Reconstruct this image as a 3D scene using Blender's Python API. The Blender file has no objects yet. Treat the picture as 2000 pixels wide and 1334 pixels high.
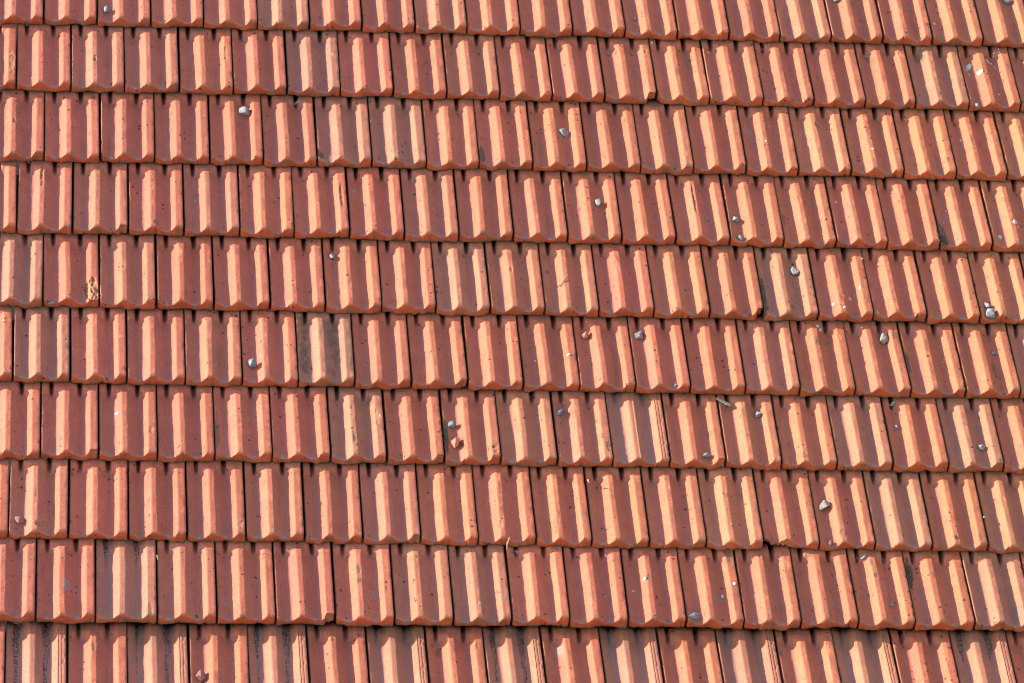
import bpy, math, random
import numpy as np
from mathutils import Matrix, Vector

sc = bpy.context.scene
COL = sc.collection
W = 0.21                      # cover width of one tile in metres; plan units below are tile widths
EXP = 1.670                   # exposed length of a tile, in widths
PITCH = math.radians(42)
ROOF = Matrix.Translation((0, 0, 6.0)) @ Matrix.Rotation(PITCH, 4, 'X')   # roof frame: X along courses, Y up the slope, Z out

# ------------------------------------------------------------------ camera
A = np.array([[0.99212142, -0.06143952, 0.10918005],
              [-0.01623767, 0.80107396, 0.5983451],
              [-0.12422333, -0.59540382, 0.79376499]])
B = np.array([0.08794867, 0.49817089, -71.041417])
CPOS = -A.T @ B
F = 7700.0
cam = bpy.data.cameras.new('camera')
cam.sensor_width = 36.0
cam.sensor_fit = 'HORIZONTAL'
cam.lens = 36.0 * F / 2000.0
cam.clip_start = 0.1
cam.clip_end = 500
camo = bpy.data.objects.new('camera', cam)
COL.objects.link(camo)
m = Matrix([list(A.T[0]) + [CPOS[0] * W], list(A.T[1]) + [CPOS[1] * W], list(A.T[2]) + [CPOS[2] * W], [0, 0, 0, 1]])
camo.matrix_world = ROOF @ m
sc.camera = camo

# ------------------------------------------------------------------ light
SUN = Vector((-1.0, 0.33, 0.338)).normalized()          # towards the sun, roof frame
sw = (ROOF.to_3x3() @ SUN).normalized()
world = bpy.data.worlds.new('World')
sc.world = world
world.use_nodes = True
nt = world.node_tree
sky = nt.nodes.new('ShaderNodeTexSky')
sky.sky_type = 'NISHITA'
sky.sun_disc = False
sky.sun_elevation = math.asin(sw.z)
sky.sun_rotation = math.atan2(sw.x, sw.y)
nt.links.new(sky.outputs[0], nt.nodes['Background'].inputs[0])
nt.nodes['Background'].inputs[1].default_value = 0.15
sl = bpy.data.lights.new('sun', 'SUN')
sl.energy = 4.0
sl.angle = math.radians(0.5)
sl.color = (1.0, 0.93, 0.84)
slo = bpy.data.objects.new('sun', sl)
COL.objects.link(slo)
slo.rotation_euler = sw.to_track_quat('Z', 'Y').to_euler()
sc.view_settings.view_transform = 'Standard'
sc.view_settings.look = 'None'
sc.view_settings.exposure = 1.48
sc.view_settings.gamma = 1.0
sc.cycles.filter_width = 1.05
sc.cycles.max_bounces = 9
sc.cycles.diffuse_bounces = 8

# ------------------------------------------------------------------ materials
def newmat(name):
    mt = bpy.data.materials.new(name)
    mt.use_nodes = True
    n = mt.node_tree
    return mt, n, n.nodes['Principled BSDF']

class NB:
    def __init__(s, n): s.n = n
    def node(s, t, **k):
        x = s.n.nodes.new(t)
        for a, v in k.items(): setattr(x, a, v)
        return x
    def link(s, a, b): s.n.links.new(a, b)
    def val(s, sock, v):
        if hasattr(v, 'links') or hasattr(v, 'is_linked'): s.link(v, sock)
        else: sock.default_value = v
    def math(s, op, a, b=0.0, clamp=False):
        x = s.node('ShaderNodeMath', operation=op, use_clamp=clamp)
        s.val(x.inputs[0], a); s.val(x.inputs[1], b)
        return x.outputs[0]
    def mix(s, f, a, b, mode='MIX'):
        x = s.node('ShaderNodeMix', data_type='RGBA', blend_type=mode)
        s.val(x.inputs[0], f)
        s.val(x.inputs[6], a if not isinstance(a, tuple) else (*a, 1)); s.val(x.inputs[7], b if not isinstance(b, tuple) else (*b, 1))
        return x.outputs[2]
    def noise(s, vec, scale, detail=3, rough=0.55):
        x = s.node('ShaderNodeTexNoise')
        s.link(vec, x.inputs['Vector'])
        x.inputs['Scale'].default_value = scale
        x.inputs['Detail'].default_value = detail
        x.inputs['Roughness'].default_value = rough
        return x.outputs[0]
    def vor(s, vec, scale):
        x = s.node('ShaderNodeTexVoronoi')
        s.link(vec, x.inputs['Vector'])
        x.inputs['Scale'].default_value = scale
        return x.outputs['Distance'], x.outputs['Color']
    def ramp(s, v, lo, hi):
        x = s.node('ShaderNodeMapRange', clamp=True, interpolation_type='SMOOTHSTEP')
        s.link(v, x.inputs[0]); x.inputs[1].default_value = lo; x.inputs[2].default_value = hi
        return x.outputs[0]

def clay(name, smooth=False):
    mt, n, bs = newmat(name)
    b = NB(n)
    tc = b.node('ShaderNodeTexCoord')
    oi = b.node('ShaderNodeObjectInfo')
    off = b.node('ShaderNodeVectorMath', operation='SCALE')
    b.link(b.math('MULTIPLY', oi.outputs['Random'], 97.3), off.inputs['Scale'])
    off.inputs[0].default_value = (1, 0.7, 0.3)
    ad = b.node('ShaderNodeVectorMath', operation='ADD')
    b.link(tc.outputs['Object'], ad.inputs[0]); b.link(off.outputs[0], ad.inputs[1])
    P = ad.outputs[0]
    st = b.node('ShaderNodeVectorMath', operation='MULTIPLY')       # streaks run down the tile
    b.link(P, st.inputs[0]); st.inputs[1].default_value = (1, 0.10, 0.4)
    S = st.outputs[0]
    at = b.node('ShaderNodeAttribute', attribute_name='mask')
    sp = b.node('ShaderNodeSeparateColor')
    b.link(at.outputs['Color'], sp.inputs[0])
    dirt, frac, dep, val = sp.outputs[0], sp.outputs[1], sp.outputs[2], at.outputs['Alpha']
    base = oi.outputs['Color']
    big = b.ramp(b.noise(P, 14, 3), 0.3, 0.7)
    med = b.ramp(b.noise(P, 90, 4, 0.65), 0.3, 0.7)
    fine = b.ramp(b.noise(P, 300, 4, 0.75), 0.30, 0.70)
    strk = b.ramp(b.noise(S, 70, 3, 0.6), 0.35, 0.75)
    c = b.mix(b.math('MULTIPLY', big, 0.50), base, b.mix(1.0, base, (0.76, 0.70, 0.72), 'MULTIPLY'))
    c = b.mix(b.math('MULTIPLY', med, 0.30), c, b.mix(1.0, base, (1.14, 1.2, 1.18), 'MULTIPLY'))
    c = b.mix(b.math('MULTIPLY', strk, 0.30), c, b.mix(1.0, base, (0.78, 0.76, 0.80), 'MULTIPLY'))
    grit = b.ramp(b.noise(P, 150, 3, 0.8), 0.36, 0.68)
    c = b.mix(b.math('MULTIPLY', grit, 0.70), c, b.mix(1.0, c, (0.72, 0.62, 0.60), 'MULTIPLY'))
    c = b.mix(b.math('MULTIPLY', fine, 0.62), c, b.mix(1.0, c, (0.62, 0.55, 0.55), 'MULTIPLY'))
    # olive-brown weathering film, strongest in the troughs
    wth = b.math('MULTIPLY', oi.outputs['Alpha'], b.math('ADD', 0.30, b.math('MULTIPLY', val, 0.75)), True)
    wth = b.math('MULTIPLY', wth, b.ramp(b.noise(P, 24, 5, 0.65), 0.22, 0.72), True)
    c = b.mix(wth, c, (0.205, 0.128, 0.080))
    # the lip: unfaded clay, with shade and orange bounce painted into its colour
    a2 = b.node('ShaderNodeAttribute', attribute_name='drip')
    q = b.node('ShaderNodeSeparateColor'); b.link(a2.outputs['Color'], q.inputs[0])
    c = b.mix(b.math('MULTIPLY', q.outputs[2], 0.85), c, b.mix(1.0, c, (0.92, 0.60, 0.38), 'MULTIPLY'))
    # mauve of the shaded, sky-lit troughs, painted into their colour
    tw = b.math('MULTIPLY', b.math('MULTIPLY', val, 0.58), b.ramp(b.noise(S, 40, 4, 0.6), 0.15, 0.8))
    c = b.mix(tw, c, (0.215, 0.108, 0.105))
    hue = b.ramp(b.noise(P, 210, 2, 0.6), 0.30, 0.70)
    c = b.mix(b.math('MULTIPLY', hue, 0.25), c, b.mix(1.0, c, (0.84, 0.92, 1.12), 'MULTIPLY'))
    # grey for lichen patches and for sky glints painted at the trough ends
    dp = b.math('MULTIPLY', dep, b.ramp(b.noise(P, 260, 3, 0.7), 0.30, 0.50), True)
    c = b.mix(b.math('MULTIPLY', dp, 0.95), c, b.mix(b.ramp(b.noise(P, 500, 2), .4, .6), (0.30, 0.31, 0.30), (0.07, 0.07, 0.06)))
    # broken clay
    c = b.mix(frac, c, b.mix(med, (0.30, 0.115, 0.060), (0.42, 0.18, 0.09)))
    # brown dirt
    dn = b.math('MULTIPLY', dirt, b.math('ADD', 0.45, b.math('MULTIPLY', b.noise(P, 180, 4, 0.7), 1.0)), True)
    c = b.mix(dn, c, b.mix(b.ramp(b.noise(P, 420, 3), .35, .65), (0.085, 0.055, 0.035), (0.19, 0.12, 0.06)))
    # pores, dark crumbs and pale specks
    d1, k1 = b.vor(P, 62)
    s1 = b.node('ShaderNodeSeparateColor'); b.link(k1, s1.inputs[0])
    rad = b.math('MULTIPLY', b.math('SUBTRACT', s1.outputs[0], 0.72 if not smooth else 0.92), 1.05)
    rad = b.math('MULTIPLY', rad, b.math('ADD', 0.25, b.math('MULTIPLY', b.ramp(b.noise(P, 13, 2), 0.35, 0.65), 1.15)))
    pore = b.math('LESS_THAN', d1, rad)
    d2, k2 = b.vor(P, 150)
    s2 = b.node('ShaderNodeSeparateColor'); b.link(k2, s2.inputs[0])
    crumb = b.math('LESS_THAN', d2, b.math('MULTIPLY', b.math('SUBTRACT', s2.outputs[1], 0.62), 0.95))
    d3, k3 = b.vor(P, 95)
    s3 = b.node('ShaderNodeSeparateColor'); b.link(k3, s3.inputs[0])
    speck = b.math('LESS_THAN', d3, b.math('MULTIPLY', b.math('SUBTRACT', s3.outputs[2], 0.76), 0.75))
    c = b.mix(b.math('MULTIPLY', pore, 0.85), c, (0.055, 0.026, 0.020))
    c = b.mix(b.math('MULTIPLY', crumb, 0.50), c, (0.10, 0.050, 0.042))
    c = b.mix(b.math('MULTIPLY', speck, 0.55), c, (0.42, 0.33, 0.29))
    if smooth:
        fl = b.ramp(b.noise(P, 150, 3, 0.75), 0.47, 0.53)
        c = b.mix(b.math('MULTIPLY', b.math('MULTIPLY', b.ramp(q.outputs[0], 0.18, 0.5), fl), 0.97), c, (0.016, 0.018, 0.020))
        fl2 = b.ramp(b.noise(S, 55, 4, 0.7), 0.35, 0.65)
        c = b.mix(b.math('MULTIPLY', b.math('MULTIPLY', q.outputs[1], fl2), 0.85), c, (0.18, 0.155, 0.15))
        c = b.mix(b.math('MULTIPLY', b.ramp(b.noise(S, 110, 3, 0.6), 0.45, 0.75), 0.35), c, (0.33, 0.17, 0.12))
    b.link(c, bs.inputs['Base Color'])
    rg = b.math('ADD', 0.50 if not smooth else 0.46, b.math('MULTIPLY', med, 0.22))
    b.link(rg, bs.inputs['Roughness'])
    bs.inputs['Specular IOR Level'].default_value = 0.22
    h = b.math('ADD', b.math('MULTIPLY', b.noise(P, 330, 4, 0.75), 1.0 if not smooth else 0.35), b.math('MULTIPLY', b.noise(P, 70, 4, 0.6), 0.9))
    h = b.math('ADD', h, b.math('MULTIPLY', b.noise(S, 160, 2), 0.35))
    h = b.math('SUBTRACT', h, b.math('MULTIPLY', pore, 0.9))
    h = b.math('ADD', h, b.math('MULTIPLY', b.math('MULTIPLY', frac, b.noise(P, 120, 5, 0.7)), 2.5))
    bp = b.node('ShaderNodeBump'); bp.inputs['Strength'].default_value = 0.55; bp.inputs['Distance'].default_value = 0.0016
    b.link(h, bp.inputs['Height']); b.link(bp.outputs[0], bs.inputs['Normal'])
    return mt

M_CLAY = clay('fired_clay')
M_SMOOTH = clay('smooth_weathered_clay', True)

def simple(name, c1, c2, scale=120, rough=0.85, bump=0.5, dist=0.002):
    mt, n, bs = newmat(name)
    b = NB(n)
    tc = b.node('ShaderNodeTexCoord')
    P = tc.outputs['Object']
    f = b.ramp(b.noise(P, scale, 5, 0.7), 0.35, 0.65)
    b.link(b.mix(f, c1, c2), bs.inputs['Base Color'])
    bs.inputs['Roughness'].default_value = rough
    bp = b.node('ShaderNodeBump'); bp.inputs['Strength'].default_value = bump; bp.inputs['Distance'].default_value = dist
    b.link(b.noise(P, scale * 2, 4, 0.7), bp.inputs['Height']); b.link(bp.outputs[0], bs.inputs['Normal'])
    return mt

M = {
    'grey': simple('grey_stone', (0.14, 0.14, 0.142), (0.27, 0.265, 0.26)),
    'blue': simple('blue_grey_stone', (0.115, 0.13, 0.145), (0.21, 0.23, 0.25)),
    'pale': simple('pale_stone', (0.17, 0.155, 0.125), (0.31, 0.29, 0.25), 90),
    'dark': simple('dark_stone', (0.07, 0.075, 0.078), (0.14, 0.15, 0.15)),
    'red': simple('broken_clay', (0.36, 0.12, 0.065), (0.50, 0.20, 0.11)),
    'brown': simple('brown_clay_shard', (0.21, 0.085, 0.065), (0.31, 0.13, 0.095)),
    'white': simple('bird_lime', (0.36, 0.345, 0.33), (0.52, 0.51, 0.50), 200, 0.9, 0.3),
    'lichen': simple('grey_lichen', (0.15, 0.145, 0.12), (0.27, 0.25, 0.21), 300, 0.95, 0.6),
    'moss': simple('dry_moss', (0.035, 0.030, 0.016), (0.13, 0.095, 0.045), 260, 1.0, 1.0, 0.004),
    'twig': simple('dry_twig', (0.10, 0.04, 0.02), (0.17, 0.07, 0.035), 200),
    'straw': simple('dry_straw', (0.55, 0.34, 0.12), (0.66, 0.42, 0.17), 200),
    'tape': simple('dried_grass_blade', (0.27, 0.20, 0.13), (0.36, 0.30, 0.22), 150, 0.6),
    'deck': simple('roofing_underlay', (0.018, 0.013, 0.010), (0.035, 0.024, 0.018), 30),
    'batten': simple('batten_wood', (0.07, 0.045, 0.03), (0.11, 0.07, 0.045), 40),
}

# ------------------------------------------------------------------ survey of the joints (photo px -> roof plane)
J = {0: [85,190,294,397,502,604,706,810,911,1015,1117,1220,1322,1423,1522,1622,1723,1819,1918],
 1: [32,138,243,350,455,560,664,768,872,975,1077,1180,1282,1385,1489,1588,1689,1787,1891,1991],
 2: [86,195,302,409,514,619,726,832,935,1040,1145,1250,1353,1456,1558,1661,1764,1866,1965],
 3: [32,141,250,359,468,574,682,789,895,1002,1108,1213,1319,1424,1529,1631,1732,1834,1937],
 4: [83,194,305,417,527,635,745,851,957,1063,1169,1276,1385,1490,1597,1704,1808,1912],
 5: [25,137,247,361,473,582,692,803,913,1021,1131,1240,1347,1454,1561,1669,1777,1884,1991],
 6: [78,192,307,419,531,645,755,867,977,1088,1196,1307,1416,1525,1633,1742,1851,1959],
 7: [16,133,250,365,480,594,708,821,933,1046,1155,1267,1378,1490,1599,1708,1819,1928],
 8: [69,186,307,423,538,654,770,885,999,1111,1225,1339,1452,1563,1675,1785,1902],
 9: [11,132,248,368,483,600,716,831,945,1058,1172,1286,1400,1515,1628,1742,1857,1968]}
YB = {0: (46, 93), 1: (176, 218), 2: (314, 353), 3: (455, 492), 4: (598, 634), 5: (746, 780), 6: (896, 923),
      7: (1052, 1080), 8: (1216, 1232), 9: (1222, 1238)}          # tail line at x=0 and x=2000

def to_plane(px, py, z=0.0):
    d = A.T @ np.array([(px - 1000) / F, -(py - 667) / F, -1.0])
    t = (z - CPOS[2]) / d[2]
    p = CPOS + t * d
    return p[0], p[1]

THK, HGT, GAP = 0.100, 0.138, 0.022
ROWGAP = {8: 0.010, 9: 0.11}
ROWTHK = {7: 0.080}

# section across a tile: height of the ridges and troughs
PU = [0, .025, .05, .10, .145, .19, .23, .262, .282, .390, .396, .468, .484, .496, .54, .572, .615, .66, .70, .735, .756, .774, .852, .858, .97, .988, 1]
PH = [.66, .66, .56, .33, .13, .03, .0, .01, .06, .975, .99, .965, .955, .915, .64, .44, .24, .08, .0, .0, .01, .07, .975, .99, .935, .90, .84]
_uu = np.linspace(0, 1, 801)
_hh = np.interp(_uu, PU, PH)
_k = np.exp(-0.5 * (np.arange(-12, 13) / 3.0) ** 2); _k /= _k.sum()
_hp = np.convolve(np.pad(_hh, 12, mode='edge'), _k, 'valid')
_ph = np.interp(_uu, [0, .10, .135, .155, .19, .215, .24, .60, .63, .655, .69, .715, .74, .99, 1], [.80, .80, .55, -.35, -.35, .55, .88, .90, .58, -.35, -.35, .55, .88, .95, .9])
def profile(u): return np.interp(u, _uu, _hp)
def plateau(u): return np.interp(u, _uu, _ph)

class VN:                                                       # small value noise on a lattice
    def __init__(s, seed, n=64): s.g = np.random.RandomState(seed).rand(n, n) * 2 - 1; s.n = n
    def __call__(s, x, y):
        x = np.asarray(x, float); y = np.asarray(y, float)
        xi = np.floor(x).astype(int); yi = np.floor(y).astype(int); fx = x - xi; fy = y - yi
        fx = fx * fx * (3 - 2 * fx); fy = fy * fy * (3 - 2 * fy); n = s.n; g = s.g
        a = g[xi % n, yi % n]; b = g[(xi + 1) % n, yi % n]; c = g[xi % n, (yi + 1) % n]; d = g[(xi + 1) % n, (yi + 1) % n]
        return (a * (1 - fx) + b * fx) * (1 - fy) + (c * (1 - fx) + d * fx) * fy
N1, N2, N3 = VN(1), VN(2), VN(3)
def sstep(a, b, x): t = np.clip((x - a) / (b - a), 0, 1); return t * t * (3 - 2 * t)

# ------------------------------------------------------------------ per-tile survey: colour families, wear, damage
RED, TAN, OLIVE, ORANGE, SMOOTH, MOSSY = 'red', 'tan', 'olive', 'orange', 'smooth', 'mossy'
FAM = {(0,5): OLIVE, (0,8): TAN, (0,15): TAN, (0,19): ORANGE,
 (1,3): TAN, (1,6): OLIVE, (1,9): TAN, (1,18): OLIVE, (1,20): ORANGE, (1,2): TAN,
 (2,6): OLIVE, (2,7): OLIVE, (2,12): TAN, (2,17): ORANGE, (2,15): TAN, (2,19): ORANGE,
 (3,2): TAN, (3,4): TAN, (3,8): TAN, (3,19): ORANGE, (3,13): RED,
 (4,0): OLIVE, (4,2): TAN, (4,8): OLIVE, (4,9): TAN, (4,10): TAN, (4,12): ORANGE, (4,14): OLIVE, (4,18): ORANGE,
 (5,1): OLIVE, (5,6): MOSSY, (5,4): TAN, (5,14): TAN, (5,19): OLIVE,
 (6,6): OLIVE, (6,9): TAN, (6,11): SMOOTH, (6,15): OLIVE, (6,17): OLIVE, (6,13): TAN, (6,10): TAN,
 (7,1): TAN, (7,5): TAN, (7,7): TAN, (7,8): ORANGE, (7,12): ORANGE, (7,13): TAN, (7,16): OLIVE, (7,18): TAN,
 (8,2): SMOOTH, (8,8): OLIVE, (8,17): OLIVE, (8,7): TAN, (8,3): TAN,
 (9,1): SMOOTH, (9,3): SMOOTH, (9,5): SMOOTH, (9,7): SMOOTH, (9,9): SMOOTH, (9,11): SMOOTH, (9,13): SMOOTH, (9,15): SMOOTH, (9,17): SMOOTH}
# chips: (u, v, ru, rv, kind) u across 0..1, v up the exposed face 0..1
CH = {
 (1,0): [(.86,.36,.13,.20,'spall')],
 (1,2): [(.45,.42,.03,.035,'spall')],
 (1,4): [(.88,.60,.025,.13,'spall')],
 (1,6): [(.86,.60,.04,.035,'spall')],
 (1,12): [(.90,.80,.035,.03,'dirt')],
 (1,13): [(.78,.72,.04,.035,'dirt'), (.80,.58,.03,.02,'dirt'), (.45,.13,.10,.03,'pale')],
 (1,14): [(.80,.42,.05,.02,'spall')],
 (1,17): [(.86,.84,.06,.035,'spall'), (.30,.80,.09,.07,'dirt')],
 (1,18): [(.28,.86,.10,.08,'dirt')],
 (2,0): [(.52,.72,.05,.07,'spall'), (.46,.52,.03,.04,'spall')],
 (2,6): [(.33,.52,.07,.07,'pale'), (.05,.10,.07,.07,'moss')],
 (2,9): [(.05,.14,.07,.12,'moss')],
 (2,12): [(.86,.20,.04,.03,'spall')],
 (2,15): [(.50,.72,.04,.05,'spall')],
 (2,17): [(.86,.20,.07,.05,'dirt')],
 (3,1): [(.44,.78,.03,.16,'spall')],
 (3,5): [(.66,.50,.03,.03,'dirt'),(.88,.64,.05,.04,'pale')],
 (3,12): [(.90,.34,.05,.07,'pale')],
 (3,13): [(.43,.60,.025,.22,'spall')],
 (3,3): [(.50,.08,.05,.04,'dirt')],
 (3,6): [(.90,.55,.025,.16,'spall')],
 (3,15): [(.05,.36,.05,.09,'dirt')],
 (3,18): [(.04,.16,.11,.18,'moss')],
 (4,1): [(.88,.17,.12,.17,'shell')],
 (4,3): [(.40,.76,.05,.07,'spall')],
 (4,9): [(.44,.60,.04,.03,'spall')],
 (4,10): [(.12,.62,.05,.03,'dirt')],
 (4,11): [(.40,.70,.035,.05,'spall'), (.80,.88,.08,.05,'pale')],
 (4,14): [(.02,.30,.05,.30,'moss'),(.55,.12,.05,.035,'dirt')],
 (4,17): [(.38,.48,.04,.05,'spall')],
 (5,7): [(.40,.45,.03,.06,'pale')],
 (5,12): [(.28,.28,.03,.03,'pale')],
 (5,15): [(.47,.70,.06,.05,'dirt'), (.86,.78,.04,.04,'spall')],
 (5,16): [(.94,.82,.06,.07,'dirt')],
 (5,17): [(.02,.45,.04,.16,'moss')],
 (5,18): [(.62,.40,.05,.10,'dirt')],
 (5,2): [(.86,.60,.06,.025,'spall')],
 (6,2): [(.90,.35,.05,.05,'spall'),(.80,.55,.03,.05,'pale')],
 (6,4): [(.03,.30,.05,.20,'dirt')],
 (6,6): [(.42,.72,.035,.03,'dirt'), (.44,.27,.04,.06,'dirt'), (.80,.86,.08,.06,'dirt'), (.86,.58,.04,.10,'spall')],
 (6,8): [(.03,.35,.05,.22,'moss'), (.90,.14,.07,.07,'spall'),(.62,.86,.03,.06,'spall')],
 (6,10): [(.38,.72,.05,.11,'dirt'), (.80,.62,.03,.03,'dirt'), (.95,.20,.04,.08,'dirt')],
 (6,12): [(.40,.68,.03,.03,'dirt'), (.80,.80,.05,.03,'spall'), (.80,.46,.05,.04,'dirt')],
 (6,13): [(.36,.84,.05,.05,'spall')],
 (6,14): [(.42,.10,.06,.05,'dirt')],
 (6,17): [(.42,.55,.03,.16,'pale')],
 (7,1): [(.50,.12,.05,.03,'spall')],
 (7,2): [(.03,.85,.03,.05,'dirt')],
 (7,4): [(.88,.16,.08,.07,'spall')],
 (7,9): [(.40,.18,.04,.05,'spall')],
 (7,10): [(.40,.80,.05,.06,'pale'), (.38,.27,.05,.08,'dirt')],
 (7,12): [(.40,.75,.07,.05,'spall')],
 (7,15): [(.44,.14,.07,.05,'spall')],
 (7,17): [(.45,.10,.05,.03,'spall'),(.88,.10,.05,.05,'dirt')],
 (7,18): [(.40,.62,.05,.07,'spall')],
 (7,0): [(.8,.1,.04,.03,'dirt')],
 (8,1): [(.52,.42,.07,.07,'lich')],
 (8,2): [(.87,.06,.07,.10,'dirt')],
 (8,4): [(.12,.22,.05,.035,'lich')],
 (8,6): [(.43,.66,.05,.06,'dirt'), (.43,.50,.06,.04,'dirt'), (.66,.34,.05,.05,'lich')],
 (8,7): [(.38,.50,.035,.04,'dirt'), (.40,.92,.15,.07,'pale')],
 (8,8): [(.93,.30,.05,.03,'lich'), (.8,.4,.03,.03,'dirt')],
 (8,11): [(.42,.60,.08,.04,'dirt'), (.15,.45,.05,.02,'lich')],
 (8,12): [(.90,.90,.07,.10,'dirt'), (.80,.76,.05,.04,'pale'), (.62,.36,.05,.05,'lich'), (.88,.50,.03,.03,'lich')],
 (8,13): [(.86,.80,.07,.06,'spall'), (.86,.70,.04,.04,'dirt'),(.84,.22,.04,.04,'spall')],
 (8,14): [(.62,.28,.04,.03,'lich')],
 (8,15): [(.44,.66,.04,.04,'dirt'),(.40,.84,.05,.05,'dirt')],
 (8,16): [(.03,.72,.09,.20,'moss')],
 (8,17): [(.78,.14,.14,.14,'green')],
 (9,2): [(.44,.75,.04,.05,'dirt')],
 (9,10): [(.30,.78,.07,.06,'lich'), (.80,.82,.04,.04,'pale')],
 (9,8): [(.20,.75,.05,.06,'dirt'), (.88,.80,.04,.04,'dirt')],
 (9,6): [(.44,.85,.03,.03,'dirt')],
 (9,14): [(.05,.75,.04,.04,'dirt'), (.84,.78,.06,.08,'spall')],
 (9,16): [(.86,.82,.04,.16,'spall'), (.80,.7,.03,.1,'spall')],
}
# broken tail edges: (u0, u1, depth in widths)
BR = {(1,12): [(.83, 1.02, .11)], (4,13): [(.89, 1.03, .12)], (3,2): [(.86, 1.02, .05)], (6,1): [(.86, 1.02, .06)],
      (6,12): [(.88, 1.02, .06)], (8,5): [(.84, 1.02, .06)], (7,7): [(.88, 1.02, .05)], (6,7): [(.90, 1.02, .035)],
      (2,0): [(.8, 1.02, .03)], (4,4): [(.8, 1.02, .02)], (0,10): [(.0, .10, .03)], (1,3): [(.93, 1.02, .03)], (2,2): [(-.02, .03, .03)], (7,14): [(-.02, .62, .15)],
      (1,13): [(-.02, .06, .05)], (2,13): [(.9, 1.02, .05)], (6,8): [(.85, 1.02, .03)], (5,8): [(.9,1.02,.04)], (0,0): []}

BASE = {RED: (.535, .154, .078), TAN: (.525, .168, .086), OLIVE: (.495, .172, .093), ORANGE: (.535, .161, .078),
        SMOOTH: (.50, .175, .092), MOSSY: (.47, .175, .100)}
WEAR = {RED: .05, TAN: .22, OLIVE: .48, ORANGE: .16, SMOOTH: .25, MOSSY: .15}

TILES = {}
def setup_tiles():
    for r in range(10):
        y0, y1 = YB[r]
        js = [to_plane(x, y0 + (y1 - y0) * x / 2000.0)[:2] for x in J[r]]
        X = [p[0] for p in js]; Y = [p[1] for p in js]
        if r == 9: Y = [y - EXP + 0.02 for y in Y]
        X = [X[0] - (X[1] - X[0])] + X + [X[-1] + (X[-1] - X[-2])]
        fy = np.polyfit(X[1:-1], Y, 1)
        hy = float(np.polyval(fy, X[-1])) + EXP          # one more tile where the head of the last still lies in view
        q = A @ np.array([X[-1], hy, 0.0]) + B
        if -F * q[0] / q[2] < 1004: X.append(2 * X[-1] - X[-2])
        for k in range(len(X) - 1):
            TILES[(r, k)] = dict(x0=X[k], x1=X[k + 1], y=float(np.polyval(fy, 0.5 * (X[k] + X[k + 1]))))
setup_tiles()
def tail_y(r, x):
    t = [v for (rr, k), v in TILES.items() if rr == r]
    t.sort(key=lambda v: abs(0.5 * (v['x0'] + v['x1']) - x))
    return t[0]['y']

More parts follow.
